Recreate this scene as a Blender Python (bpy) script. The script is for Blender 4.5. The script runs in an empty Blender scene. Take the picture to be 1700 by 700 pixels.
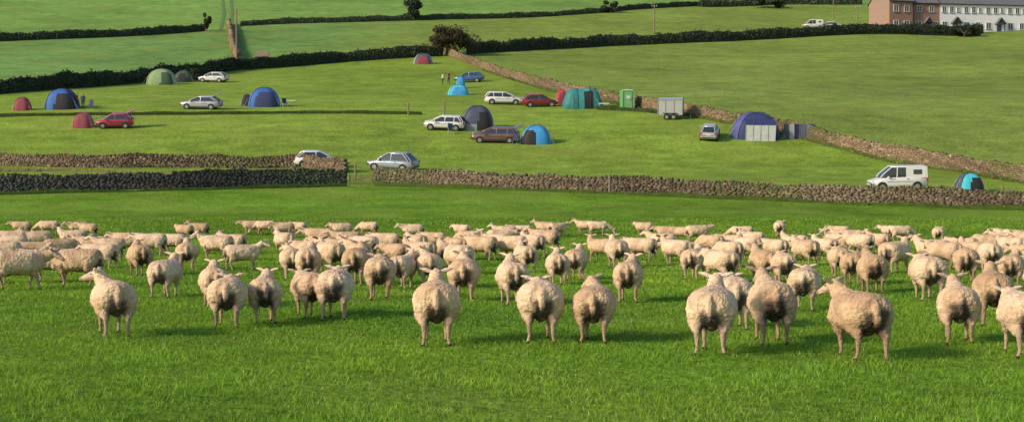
import bpy, bmesh, math, random
import numpy as np
from mathutils import Vector, Matrix, noise
random.seed(7); rng=np.random.default_rng(7)
R=math.radians
scene=bpy.context.scene
EYE=1.96; F=2400.0; HOR=335.0
# ------------------------------------------------------------------ terrain
_v=[(109,310),(120,293),(132,268),(145,225),(160,187),(172,170),(215,132),(290,80),(440,0),(600,-70)]
_y=[-600,-100,0,30,60,74,91]; _z=[0,0,0,0,0,0.0,1.2]
for d,v in _v: _y.append(d); _z.append(EYE+d*(HOR-v)/F)
_y+=[900,1300,2000,3200]; _z+=[150,175,185,185]
_y=np.array(_y,float); _z=np.array(_z,float)
_h=np.diff(_y); _d=np.diff(_z)/_h
_m=np.zeros(len(_y))
for i in range(1,len(_y)-1):
    if _d[i-1]*_d[i]>0:
        w1=2*_h[i]+_h[i-1]; w2=_h[i]+2*_h[i-1]
        _m[i]=(w1+w2)/(w1/_d[i-1]+w2/_d[i])
def H(x,y):
    x=np.asarray(x,float); y=np.clip(np.asarray(y,float),-599,3199)
    i=np.clip(np.searchsorted(_y,y)-1,0,len(_y)-2)
    t=(y-_y[i])/_h[i]
    z=(2*t**3-3*t**2+1)*_z[i]+(t**3-2*t**2+t)*_h[i]*_m[i]+(-2*t**3+3*t**2)*_z[i+1]+(t**3-t**2)*_h[i]*_m[i+1]
    a=np.clip((y-74)/100,0,1); b=np.clip((y-250)/300,0,1)
    z=z+a*(0.22*np.sin(x*.07+y*.03)+0.12*np.sin(x*.17-y*.06+1))+b*1.4*np.sin(x*.018+.6+y*.004)
    z=z+0.012*np.sin(x*.9+y*.35)+0.010*np.sin(x*.4-y*.7+2)
    return z
def G(b,e):
    """ground point on a sight line: image pixel column b, row e, traced onto the terrain"""
    tx=(b-850)/F; tz=(HOR-e)/F  # image pixel coordinates turned into ray slopes from the camera
    y=4.0; s=1.0
    while y<1200:
        if EYE+tz*y<=float(H(tx*y,y)): break
        y+=s
    lo,hi=y-s,y
    for _ in range(24):
        m=(lo+hi)/2
        if EYE+tz*m<=float(H(tx*m,m)): hi=m
        else: lo=m
    y=(lo+hi)/2
    return Vector((tx*y,y,float(H(tx*y,y))))
def path(pts,step):
    P=[G(*p) for p in pts]; out=[]
    for a,b in zip(P[:-1],P[1:]):
        n=max(1,int((b-a).length/step))
        for k in range(n): out.append(a.lerp(b,k/n))
    out.append(P[-1])
    for p in out: p.z=float(H(p.x,p.y))
    return out
def rest(o,g,rz,back=0,amount=1.0):
    """stand an object on the slope, turned by rz"""
    p=Vector((g.x,g.y+back,0)); p.z=float(H(p.x,p.y)); o.location=p
    f=Vector((math.cos(rz),math.sin(rz),0)); s=Vector((-math.sin(rz),math.cos(rz),0))
    hh=lambda q: float(H(q.x,q.y))
    fz=(hh(p+f)-hh(p-f))/2*amount; sz=(hh(p+s)-hh(p-s))/2*amount
    F3=Vector((f.x,f.y,fz)).normalized(); S3=Vector((s.x,s.y,sz)); U3=F3.cross(S3).normalized(); S3=U3.cross(F3)
    o.rotation_euler=Matrix((F3,S3,U3)).transposed().to_euler()
    return o
# ------------------------------------------------------------------ materials
def newmat(name):
    m=bpy.data.materials.new(name); m.use_nodes=True
    nt=m.node_tree; b=nt.nodes['Principled BSDF']; return m,nt,b
def N(nt,t,**k):
    n=nt.nodes.new(t)
    for a,v in k.items(): setattr(n,a,v)
    return n
def noise_node(nt,scale,detail=4,coord='Object',stretch=None):
    tc=N(nt,'ShaderNodeTexCoord'); n=N(nt,'ShaderNodeTexNoise')
    n.inputs['Scale'].default_value=scale; n.inputs['Detail'].default_value=detail
    if stretch:
        mp=N(nt,'ShaderNodeMapping'); mp.inputs['Scale'].default_value=stretch[0]; mp.inputs['Rotation'].default_value=(0,0,stretch[1])
        nt.links.new(tc.outputs[coord],mp.inputs[0]); nt.links.new(mp.outputs[0],n.inputs['Vector'])
    else: nt.links.new(tc.outputs[coord],n.inputs['Vector'])
    return n
def mulcol(nt,a,fac_out,lo,hi):
    mr=N(nt,'ShaderNodeMapRange'); mr.inputs['From Min'].default_value=.3; mr.inputs['From Max'].default_value=.7
    mr.inputs['To Min'].default_value=lo; mr.inputs['To Max'].default_value=hi
    nt.links.new(fac_out,mr.inputs['Value'])
    vm=N(nt,'ShaderNodeVectorMath',operation='SCALE')
    nt.links.new(a,vm.inputs[0]); nt.links.new(mr.outputs[0],vm.inputs['Scale'])
    return vm.outputs[0]
def plain(name,col,rough=.6,metal=0,var=.12,scale=6,bump=0,spec=.5,coat=0):
    m,nt,b=newmat(name)
    rgb=N(nt,'ShaderNodeRGB'); rgb.outputs[0].default_value=(*col,1)
    n=noise_node(nt,scale)
    nt.links.new(mulcol(nt,rgb.outputs[0],n.outputs['Fac'],1-var,1+var),b.inputs['Base Color'])
    b.inputs['Roughness'].default_value=rough; b.inputs['Metallic'].default_value=metal
    b.inputs['Specular IOR Level'].default_value=spec; b.inputs['Coat Weight'].default_value=coat
    if bump:
        bp=N(nt,'ShaderNodeBump'); bp.inputs['Strength'].default_value=bump; bp.inputs['Distance'].default_value=.05
        nt.links.new(n.outputs['Fac'],bp.inputs['Height']); nt.links.new(bp.outputs[0],b.inputs['Normal'])
    return m
def vcol(name,rough=.9,var=.15,scale=8,bump=.3,bscale=40,bdist=.02,rand=0,spec=.2,transl=0):
    m,nt,b=newmat(name)
    at=N(nt,'ShaderNodeAttribute',attribute_name='Col')
    n=noise_node(nt,scale)
    c=mulcol(nt,at.outputs['Color'],n.outputs['Fac'],1-var,1+var)
    if rand:
        oi=N(nt,'ShaderNodeObjectInfo')
        rp=N(nt,'ShaderNodeValToRGB'); e=rp.color_ramp.elements; e[0].color=(1-rand,1-rand*1.25,1-rand*1.6,1); e[1].color=(1.06,1.07,1.10,1)
        el_=e.new(.4); el_.color=(1,.97,.93,1)
        nt.links.new(oi.outputs['Random'],rp.inputs[0])
        vm=N(nt,'ShaderNodeVectorMath',operation='MULTIPLY'); nt.links.new(c,vm.inputs[0]); nt.links.new(rp.outputs[0],vm.inputs[1]); c=vm.outputs[0]
    nt.links.new(c,b.inputs['Base Color'])
    b.inputs['Roughness'].default_value=rough; b.inputs['Specular IOR Level'].default_value=spec
    if bump:
        n2=noise_node(nt,bscale,3)
        bp=N(nt,'ShaderNodeBump'); bp.inputs['Strength'].default_value=bump; bp.inputs['Distance'].default_value=bdist
        nt.links.new(n2.outputs['Fac'],bp.inputs['Height']); nt.links.new(bp.outputs[0],b.inputs['Normal'])
    if transl:
        tr=N(nt,'ShaderNodeBsdfTranslucent'); nt.links.new(c,tr.inputs['Color'])
        mx=N(nt,'ShaderNodeMixShader'); mx.inputs[0].default_value=transl
        nt.links.new(b.outputs[0],mx.inputs[1]); nt.links.new(tr.outputs[0],mx.inputs[2])
        nt.links.new(mx.outputs[0],nt.nodes['Material Output'].inputs['Surface'])
    return m
M={}
M['stone']=vcol('dry_stone',.95,.25,5,.5,14,.03)
M['leaf']=vcol('leaves',.8,.25,1.5,0,transl=.15)
M['blade']=vcol('grass_blades',.75,.12,1.0,0,transl=.35,spec=.15)
M['wool']=vcol('fleece',1.0,.12,16,.8,38,.03,rand=.2,spec=.05)
M['tyre']=plain('tyre_rubber',(.02,.02,.02),.85)
M['glass']=plain('car_glass',(.03,.04,.05),.08,var=.05,spec=.8)
M['hub']=plain('alloy_wheel',(.45,.45,.46),.4,.6)
M['black']=plain('black_plastic',(.03,.03,.032),.6)
M['red_lamp']=plain('tail_lamp',(.45,.02,.02),.25)
M['lamp']=plain('head_lamp',(.75,.75,.75),.15)
M['wood']=plain('weathered_wood',(.22,.17,.12),.9,var=.3,scale=12,bump=.4)
M['slate']=plain('slate_roof',(.15,.15,.17),.8,var=.25,scale=3,bump=.3)
M['white']=plain('white_render',(.72,.74,.78),.85,var=.06,scale=1.5)
M['window']=plain('window_glass',(.05,.06,.08),.15)
M['frame']=plain('white_frame',(.75,.75,.73),.6)
def brick(name):
    m,nt,b=newmat(name)
    tc=N(nt,'ShaderNodeTexCoord'); mp=N(nt,'ShaderNodeMapping'); mp.inputs['Rotation'].default_value=(R(90),0,0)
    br=N(nt,'ShaderNodeTexBrick'); br.inputs['Scale'].default_value=3
    br.inputs['Color1'].default_value=(.34,.17,.12,1); br.inputs['Color2'].default_value=(.25,.14,.11,1); br.inputs['Mortar'].default_value=(.3,.24,.2,1)
    nt.links.new(tc.outputs['Object'],mp.inputs[0]); nt.links.new(mp.outputs[0],br.inputs['Vector'])
    nt.links.new(br.outputs['Color'],b.inputs['Base Color']); b.inputs['Roughness'].default_value=.9
    return m
M['brick']=brick('red_brick')
paints={}
def paint(name,col,metal=.0):
    if name not in paints: paints[name]=plain(name+'_paint',col,.3,metal,.03,2,coat=.4)
    return paints[name]
fabrics={}
def fabric(name,col):
    if name not in fabrics: fabrics[name]=plain(name+'_fabric',col,.7,0,.15,3,bump=.4)
    return fabrics[name]
# ------------------------------------------------------------------ mesh helpers
def link(o,parent=None):
    scene.collection.objects.link(o)
    if parent: o.parent=parent
    return o
def arrmesh(name,V,Fc,cols=None,mat=None,smooth=False):
    V=np.asarray(V,np.float32); Fc=np.asarray(Fc,np.int32)
    me=bpy.data.meshes.new(name); k=Fc.shape[1]
    me.vertices.add(len(V)); me.vertices.foreach_set('co',V.ravel())
    me.loops.add(Fc.size); me.loops.foreach_set('vertex_index',Fc.ravel())
    me.polygons.add(len(Fc)); me.polygons.foreach_set('loop_start',np.arange(0,Fc.size,k,dtype=np.int32))
    if cols is not None:
        ca=me.color_attributes.new('Col','FLOAT_COLOR','POINT')
        c=np.ones((len(V),4),np.float32); c[:,:3]=cols; ca.data.foreach_set('color',c.ravel())
    me.update(calc_edges=True); me.validate()
    if smooth: me.polygons.foreach_set('use_smooth',np.ones(len(me.polygons),bool))
    if mat: me.materials.append(mat)
    return me
class B:
    """mesh builder with material slots"""
    def __init__(s): s.v=[]; s.f=[]; s.m=[]; s.mats=[]; s.sm=[]
    def mi(s,mat):
        if mat not in s.mats: s.mats.append(mat)
        return s.mats.index(mat)
    def add(s,vs,fs,mat,smooth=False,T=None):
        o=len(s.v)
        for v in vs:
            v=Vector(v)
            if T is not None: v=T@v
            s.v.append(tuple(v))
        k=s.mi(mat)
        for f in fs: s.f.append([i+o for i in f]); s.m.append(k); s.sm.append(smooth)
    def box(s,c,d,mat,T=None,taper=1.0,rot=None):
        x,y,z=[q/2 for q in d]; vs=[]
        for sz in(-1,1):
            k=taper if sz>0 else 1
            for sx,sy in((-1,-1),(1,-1),(1,1),(-1,1)):
                p=Vector((sx*x*k,sy*y*k,sz*z))
                if rot: p=rot@p
                vs.append(p+Vector(c))
        s.add(vs,[(3,2,1,0),(4,5,6,7),(0,1,5,4),(1,2,6,5),(2,3,7,6),(3,0,4,7)],mat,False,T)
    def tube(s,a,b,r1,r2,mat,seg=8,T=None,smooth=True):
        a=Vector(a); b=Vector(b); d=(b-a).normalized()
        u=d.orthogonal().normalized(); w=d.cross(u); vs=[]
        for p,r in((a,r1),(b,r2)):
            for k in range(seg):
                t=2*math.pi*k/seg; vs.append(p+u*r*math.cos(t)+w*r*math.sin(t))
        fs=[(k,(k+1)%seg,seg+(k+1)%seg,seg+k) for k in range(seg)]
        s.add(vs,fs,mat,smooth,T)
        s.add(vs,[tuple(range(seg))[::-1],tuple(range(seg,2*seg))],mat,False,T)
    def loft(s,rings,mat,closed=True,caps=True,smooth=True,T=None,matf=None):
        n=len(rings[0]); vs=[p for r in rings for p in r]; fs=[]; 
        for i in range(len(rings)-1):
            for k in range(n if closed else n-1):
                fs.append((i*n+k,i*n+(k+1)%n,(i+1)*n+(k+1)%n,(i+1)*n+k))
        if matf:
            o=len(s.v); s.add(vs,[],mat,smooth,T)
            q=0
            for i in range(len(rings)-1):
                for k in range(n if closed else n-1):
                    f=fs[q]; q+=1
                    s.f.append([j+o for j in f]); s.m.append(s.mi(matf(i,k))); s.sm.append(smooth)
        else: s.add(vs,fs,mat,smooth,T)
        if caps:
            s.add(rings[0],[tuple(range(n))[::-1]],mat,False,T); s.add(rings[-1],[tuple(range(n))],mat,False,T)
    def mesh(s,name):
        me=bpy.data.meshes.new(name); me.from_pydata(s.v,[],s.f)
        for m in s.mats: me.materials.append(m)
        me.polygons.foreach_set('material_index',s.m); me.polygons.foreach_set('use_smooth',s.sm)
        bm=bmesh.new(); bm.from_mesh(me); bmesh.ops.recalc_face_normals(bm,faces=bm.faces); bm.to_mesh(me); bm.free()
        return me
    def obj(s,name,loc=(0,0,0),rz=0,sc=1,parent=None):
        o=bpy.data.objects.new(name,s.mesh(name)); o.location=loc; o.rotation_euler=(0,0,rz); o.scale=(sc,)*3
        return link(o,parent)
# ------------------------------------------------------------------ boundaries
W1=[(-160,322),(0,319),(300,312),(575,305)]
W3=[(622,304),(850,312),(1050,320),(1250,328),(1450,336),(1650,343),(1700,345),(1900,352)]
W2=[(-160,276),(0,275),(200,278),(400,279),(500,278),(575,287)]
W4=[(738,90),(790,110),(850,132),(900,146),(1000,168),(1090,184),(1170,197),(1270,214),(1345,230),(1400,246),(1500,266),(1600,284),(1700,303),(1850,330)]
H1a=[(-160,166),(0,156),(200,141),(300,130),(400,116),(560,104),(735,93)]
H1b=[(775,90),(1000,77),(1200,69),(1430,57),(1630,56)]
H2a=[(-160,78),(0,69),(340,52)]
H2b=[(400,44),(700,34),(1000,22),(1160,10)]
near_line=np.array([[G(*p).x,G(*p).y] for p in W1+W3])
h1_line=np.array([[G(*p).x,G(*p).y] for p in H1a+H1b])
h2_line=np.array([[G(*p).x,G(*p).y] for p in H2a+H2b])
w4_line=np.array([[G(*p).x,G(*p).y] for p in W4])
# ------------------------------------------------------------------ ground
ys=np.concatenate([np.arange(-600,0,30),np.arange(0,75,1.0),np.arange(75,180,.7),np.arange(180,480,1.5),np.arange(480,900,10),np.arange(900,3200,50)])
xh=np.concatenate([np.arange(0,60,1.0),np.arange(60,160,2),np.arange(160,400,12),np.arange(400,1801,70)])
xs=np.concatenate([-xh[::-1][:-1],xh])
X,Y=np.meshgrid(xs,ys); Z=H(X,Y)
V=np.stack([X.ravel(),Y.ravel(),Z.ravel()],1)
nx,ny=len(xs),len(ys)
I=np.arange(nx*ny).reshape(ny,nx)
Fc=np.stack([I[:-1,:-1].ravel(),I[:-1,1:].ravel(),I[1:,1:].ravel(),I[1:,:-1].ravel()],1)
x,y=V[:,0],V[:,1]
near=(.135,.260,.022); camp=(.200,.305,.042); rightf=(.195,.280,.055); upl=(.160,.300,.080); top=(.180,.325,.075)  # upper fields' own greens, lightened bluish to imitate distance haze
C=np.empty((len(V),3)); C[:]=near
bn=np.interp(x,near_line[:,0],near_line[:,1]); b1=np.interp(x,h1_line[:,0],h1_line[:,1]); b2=np.interp(x,h2_line[:,0],h2_line[:,1])
b4=np.interp(y,w4_line[::-1,1],w4_line[::-1,0])
C[y>bn]=camp; C[(y>bn)&(x>b4)]=rightf
C[(y>b1)]=rightf; k=np.clip((-20-x)/25,0,1)[:,None]; C=np.where((y>b1)[:,None],C*(1-k)+np.array(upl)*k,C); C[y>b2]=top
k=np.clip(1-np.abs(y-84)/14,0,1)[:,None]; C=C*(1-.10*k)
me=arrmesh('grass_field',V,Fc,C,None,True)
m,nt,b=newmat('pasture')
at=N(nt,'ShaderNodeAttribute',attribute_name='Col')
c=at.outputs['Color']
for sc_,lo,hi in((.04,.80,1.18),(.35,.78,1.22),(2.2,.76,1.26),(9,.72,1.3)):
    n=noise_node(nt,sc_,5); c=mulcol(nt,c,n.outputs['Fac'],lo,hi)
n=noise_node(nt,.5,3,stretch=((.05,1,1),R(12))); c=mulcol(nt,c,n.outputs['Fac'],.90,1.10)
n=noise_node(nt,.12,6); mr=N(nt,'ShaderNodeMapRange'); mr.inputs['From Min'].default_value=.46; mr.inputs['From Max'].default_value=.72; mr.inputs['To Max'].default_value=.5
nt.links.new(n.outputs['Fac'],mr.inputs['Value'])
mx=N(nt,'ShaderNodeMix',data_type='RGBA'); nt.links.new(mr.outputs[0],mx.inputs['Factor']); nt.links.new(c,mx.inputs['A']); mx.inputs['B'].default_value=(.27,.33,.070,1)
nt.links.new(mx.outputs['Result'],b.inputs['Base Color']); b.inputs['Roughness'].default_value=.95; b.inputs['Specular IOR Level'].default_value=.05
n=noise_node(nt,5,6); bp=N(nt,'ShaderNodeBump'); bp.inputs['Strength'].default_value=.7; bp.inputs['Distance'].default_value=.14
nt.links.new(n.outputs['Fac'],bp.inputs['Height']); nt.links.new(bp.outputs[0],b.inputs['Normal'])
me.materials.append(m)
link(bpy.data.objects.new('grass_field',me))
# ------------------------------------------------------------------ grass blades
NB=500000
q=rng.random(NB); d0,d1=10.5,88.0
d=(d0**.6+q*(d1**.6-d0**.6))**(1/.6)
gx=(rng.random(NB)*2-1)*(.40*d+3); gy=d+rng.normal(0,.05,NB)
clump=np.sin(gx*2.1+np.sin(gy*1.3)*2)+np.sin(gy*1.7+np.sin(gx*1.1)*2)+np.sin(gx*5.3+gy*3.1)*.6
hh=(.032+.009*clump+.026*rng.random(NB))*(1+d/110); hh=np.clip(hh,.015,.13)
ww=.006*np.maximum(1,d/14)*(.7+.6*rng.random(NB))
an=rng.random(NB)*math.pi*2; la=rng.random(NB)*math.pi*2; le=hh*(.2+.9*rng.random(NB))
gz=H(gx,gy)-.005
P0=np.stack([gx-np.cos(an)*ww,gy-np.sin(an)*ww,gz],1); P1=np.stack([gx+np.cos(an)*ww,gy+np.sin(an)*ww,gz],1)
P2=np.stack([gx+np.cos(la)*le,gy+np.sin(la)*le,gz+hh],1)
VV=np.stack([P0,P1,P2],1).reshape(-1,3)
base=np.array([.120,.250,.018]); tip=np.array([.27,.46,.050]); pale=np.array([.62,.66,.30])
big=np.sin(gx*.35+1+np.sin(gy*.3))*np.sin(gy*.22)+.6*np.sin(gx*.13-gy*.3)+.4*np.sin(gx*.9+gy*.5)
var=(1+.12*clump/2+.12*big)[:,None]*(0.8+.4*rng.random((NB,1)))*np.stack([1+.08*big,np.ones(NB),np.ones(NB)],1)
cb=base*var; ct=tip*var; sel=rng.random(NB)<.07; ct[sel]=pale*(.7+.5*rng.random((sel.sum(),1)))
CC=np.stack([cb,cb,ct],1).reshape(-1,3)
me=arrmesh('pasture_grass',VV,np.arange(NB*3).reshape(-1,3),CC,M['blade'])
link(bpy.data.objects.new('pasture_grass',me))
# ------------------------------------------------------------------ dry stone walls
BOXF=np.array([(3,2,1,0),(4,5,6,7),(0,1,5,4),(1,2,6,5),(2,3,7,6),(3,0,4,7)])
CORN=np.array([(-1,-1,-1),(1,-1,-1),(1,1,-1),(-1,1,-1),(-1,-1,1),(1,-1,1),(1,1,1),(-1,1,1)],float)
def stone_wall(name,pts,h,th,col,sl=.27,ch=.125,contrast=.8,pale=.03):
    P=path(pts,1.0); P=np.array([tuple(p) for p in P])
    seg=np.r_[0,np.cumsum(np.hypot(np.diff(P[:,0]),np.diff(P[:,1])))]
    L=seg[-1]; vs=[];cs=[]
    nc=int(round((h+.15)/ch)); ch=(h+.15)/nc; col=np.array(col)
    tin=[np.array(t) for t in((1,1,1),(1.10,1.0,.88),(.85,.88,.92),(1.22,1.2,1.15),(.72,.72,.72))]
    for k in range(nc+1):
        s=rng.random()*sl
        cop=(k==nc)
        while s<L:
            l=sl*(.55+.9*rng.random())*(.6 if cop else 1)
            x=np.interp(s,seg,P[:,0]); y=np.interp(s,seg,P[:,1]); 
            x2=np.interp(min(s+.3,L),seg,P[:,0]); y2=np.interp(min(s+.3,L),seg,P[:,1])
            if s+.3>L: x2=x+ (P[-1,0]-P[-2,0]); y2=y+(P[-1,1]-P[-2,1])
            sag=(.07*math.sin(s*.35)+.06*math.sin(s*.9+1)+.04*math.sin(s*2.7)-.05)
            z=float(H(x,y))-.15+k*ch+sag*k/nc
            a=math.atan2(y2-y,x2-x)+rng.normal(0,.04)
            tw=th*(1-.3*k/nc)*(1+.07*rng.normal())
            hz=ch*(.95+.2*rng.random())
            if cop: hz=ch*(.9+.9*rng.random()); 
            if cop and rng.random()<.07: s+=l; continue
            c=CORN*np.array([l*.5*.98,tw/2,hz/2])*(1+.10*rng.normal(size=(8,3)))
            til=rng.normal(0,.04 if not cop else .18)
            cx=c[:,0]*math.cos(til)+c[:,2]*math.sin(til); cz=-c[:,0]*math.sin(til)+c[:,2]*math.cos(til)
            vs.append(np.stack([x+cx*math.cos(a)-c[:,1]*math.sin(a),y+cx*math.sin(a)+c[:,1]*math.cos(a),z+hz/2+cz],1))
            t=1+(tin[rng.integers(0,5)]-1)*contrast
            cc=col*t*(1+contrast*(rng.random()-.5)*.5)*(1+.18*math.sin(s*.23)+.12*math.sin(s*.71+k))
            if rng.random()<pale: cc=col*1.9
            if k<2: cc=cc*.75+np.array([.01,.03,.0])
            if math.sin(s*.47)+math.sin(s*.19+2)>.9 and rng.random()<.6: cc=cc*.55+np.array([.03,.055,.01])
            if cop and rng.random()<.35: cc=cc*.6+np.array([.03,.05,.01])
            cs.append(np.repeat(cc[None],8,0)); s+=l
    n=len(vs); Vv=np.concatenate(vs); Cc=np.concatenate(cs)
    Ff=(np.arange(n)[:,None,None]*8+BOXF[None]).reshape(-1,4)
    cv=[];cf=[]
    for i,p in enumerate(P):
        q=P[min(i+1,len(P)-1)]-P[max(i-1,0)]; nn=np.array([-q[1],q[0],0]); nn/=np.linalg.norm(nn)
        for sx,z in((-1,-.3),(1,-.3),(.7,h*.88),(-.7,h*.88)): cv.append(p+nn*sx*th*.38+np.array([0,0,z]))
    o=len(Vv)
    for i in range(len(P)-1):
        for k in range(4): cf.append((o+i*4+k,o+i*4+(k+1)%4,o+i*4+4+(k+1)%4,o+i*4+4+k))
    Vv=np.concatenate([Vv,np.array(cv)]); Cc=np.concatenate([Cc,np.tile(col*.5,(len(cv),1))]); Ff=np.concatenate([Ff,np.array(cf)])
    link(bpy.data.objects.new(name,arrmesh(name,Vv,Ff,Cc,M['stone'])))
stone_wall('dry_stone_wall',W1,1.12,.55,(.068,.070,.070),contrast=.5,pale=.0)
stone_wall('dry_stone_wall',W3,1.0,.55,(.165,.135,.10))
stone_wall('dry_stone_wall',W2,1.0,.55,(.165,.128,.095))
stone_wall('dry_stone_wall',W4,1.1,.6,(.22,.17,.115),.32,.15,.7)
stone_wall('dry_stone_wall',[(396,104),(388,85),(384,62),(380,42)],1.3,1.1,(.24,.18,.12),.5,.25)
# ------------------------------------------------------------------ foliage
def leaves(cen,size,col):
    n=len(cen); a=rng.normal(size=(n,3)); a/=np.linalg.norm(a,axis=1)[:,None]
    t=rng.normal(size=(n,3)); u=np.cross(a,t); u/=np.linalg.norm(u,axis=1)[:,None]; w=np.cross(a,u)
    s=size[:,None]
    Vq=np.stack([cen-u*s-w*s*.3,cen-w*s*.7,cen+u*s+w*s*.2,cen+w*s*.8],1).reshape(-1,3)
    return Vq,np.arange(n*4).reshape(-1,4),np.repeat(col,4,0)
def hedge(name,pts,h,w,dens=26,size=.2,col=(.056,.085,.046),rough=1.0,seed=0):
    P=np.array([tuple(p) for p in path(pts,1.0)])
    seg=np.r_[0,np.cumsum(np.hypot(np.diff(P[:,0]),np.diff(P[:,1])))]; L=seg[-1]
    n=int(L*dens*h*w)+50
    s=rng.random(n)*L
    px=np.interp(s,seg,P[:,0]); py=np.interp(s,seg,P[:,1])
    def lumpf(s): return 1+rough*(.09*np.sin(s*.31+seed)+.06*np.sin(s*.83+1+seed)+.06*np.sin(s*1.9+2.2*np.sin(s*.37)))
    lump=lumpf(s)
    ang=rng.random(n)*math.pi; rad=(.7+.33*rng.random(n))
    oy=np.cos(ang)*rad*w/2; oz=np.sin(ang)**.5*rad*h*lump
    z=H(px,py)+np.maximum(oz*rng.random(n)**.3,.05)
    cen=np.stack([px+rng.normal(0,.1,n),py+oy,z],1)
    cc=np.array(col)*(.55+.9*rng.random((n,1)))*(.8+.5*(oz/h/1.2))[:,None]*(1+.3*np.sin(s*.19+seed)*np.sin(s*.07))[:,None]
    cc[:,0]*=(.8+.8*rng.random(n))
    Vq,Fq,Cq=leaves(cen,size*(.6+.8*rng.random(n)),cc)
    cv=[];cf=[]
    for i,p in enumerate(P):
        l=float(lumpf(seg[i]))
        for oy,z in((-.42,-.2),(-.42,.55),(-.25,.86),(.25,.86),(.42,.55),(.42,-.2)): cv.append((p[0],p[1]+oy*w,p[2]+z*h*l))
    o=len(Vq)
    for i in range(len(P)-1):
        for k in range(5): cf.append((o+i*6+k,o+i*6+k+1,o+i*6+7+k,o+i*6+6+k))
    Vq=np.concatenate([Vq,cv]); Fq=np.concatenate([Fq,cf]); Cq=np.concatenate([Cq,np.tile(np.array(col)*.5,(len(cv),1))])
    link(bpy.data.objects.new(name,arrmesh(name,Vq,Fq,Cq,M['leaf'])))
hedge('hedge',H1a,2.2,2.0)
hedge('hedge',H1b,2.4,2.2,seed=2)
hedge('hedge',H2a,1.9,1.8,20,.25,(.075,.11,.062),seed=3)  # paler leaf colour on this and the next two hedges stands in for haze
hedge('hedge',H2b,1.5,1.3,22,.22,(.075,.11,.062),seed=4)
hedge('hedge',[(1160,12),(1300,8),(1430,8)],2.2,2.0,14,.3,(.075,.11,.062))
hedge('hedge',[(1432,56),(1520,58),(1625,60)],2.2,2.0,20,.25,(.03,.045,.028),seed=1)
hedge('rough_grass_bank',[(-100,197),(0,194),(200,191),(420,189),(700,190)],.34,.8,90,.09,(.09,.14,.035))
hedge('rough_grass_bank',[(990,182),(1040,184),(1090,188)],.4,.8,90,.09,(.07,.11,.03))
hedge('rough_grass_bank',[(-100,284),(120,284),(300,292)],.25,.8,70,.09,(.30,.29,.13))
hedge('rough_grass_bank',[(622,308),(850,316),(1250,332),(1700,349)],.26,.5,120,.06,(.11,.19,.03),3)
hedge('rough_grass_bank',[(-100,326),(0,323),(300,316),(575,309)],.22,.5,120,.06,(.09,.17,.03),3)
hedge('rough_grass_bank',[(800,117),(900,149),(1090,187),(1270,217),(1400,249),(1600,287),(1750,315)],.3,.6,90,.08,(.14,.20,.045),3)
def tree(name,b,e,w,h,trunk=.25,col=(.04,.06,.02),n=3500,size=.2,lobes=14):
    g=G(b,e); bb=B(); tw=h*.35
    bb.tube((0,0,-.3),(0,0,tw),.06*h*.5,.045*h*.5,M['wood'],10)
    for k in range(9):
        a=k*2.4+random.random(); r=w*.35*(.5+random.random()*.6)
        bb.tube((0,0,tw*(.5+.06*k)),(math.cos(a)*r,math.sin(a)*r,h*(.55+.35*random.random())),.02*h*.6,.01,M['wood'],6)
    e_=bpy.data.objects.new(name,None); e_.location=g; link(e_)
    bb.obj('trunk',parent=e_)
    cs=[];co=[]
    for k in range(lobes):
        a=rng.random()*6.28; r=w*.36*math.sqrt(rng.random()); cz=h*(trunk+.12+(.75-trunk)*rng.random()*(1-.5*(r/(w*.5))**2))
        c=np.array([math.cos(a)*r,math.sin(a)*r,cz]); rr=np.array([w*.17,w*.17,h*.15])*(.7+.6*rng.random())
        m_=n//lobes; q=rng.normal(size=(m_,3)); q/=np.linalg.norm(q,axis=1)[:,None]; q*=(rng.random((m_,1))**.4)
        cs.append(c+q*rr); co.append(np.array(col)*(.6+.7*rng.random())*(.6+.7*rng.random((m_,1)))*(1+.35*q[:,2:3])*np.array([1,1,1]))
    cs=np.concatenate(cs); co=np.concatenate(co)
    Vq,Fq,Cq=leaves(cs,size*(.6+.8*rng.random(len(cs))),co)
    link(bpy.data.objects.new('crown',arrmesh('crown',Vq,Fq,Cq,M['leaf'])),e_)
tree('hawthorn_tree',742,92,12,5.8,.04,(.095,.085,.050),7000,.17,28)
tree('hawthorn_tree',682,34,7,5.8,.05,(.050,.078,.050),3000,.24,14)
tree('hawthorn_tree',1013,22,5.5,4.2,.05,(.05,.07,.045),2000,.24,10)
tree('small_bush',343,53,2.4,5,.1,(.05,.075,.03),1000,.22,7)
tree('garden_shrub',1600,62,6,2.9,.05,(.025,.04,.02),1800,.2,10)
tree('garden_shrub',1272,14,10,4,.05,(.055,.08,.045),1800,.3,10)
tree('garden_shrub',320,135,4,2.2,.05,(.04,.07,.02),1000,.15,8)
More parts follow.
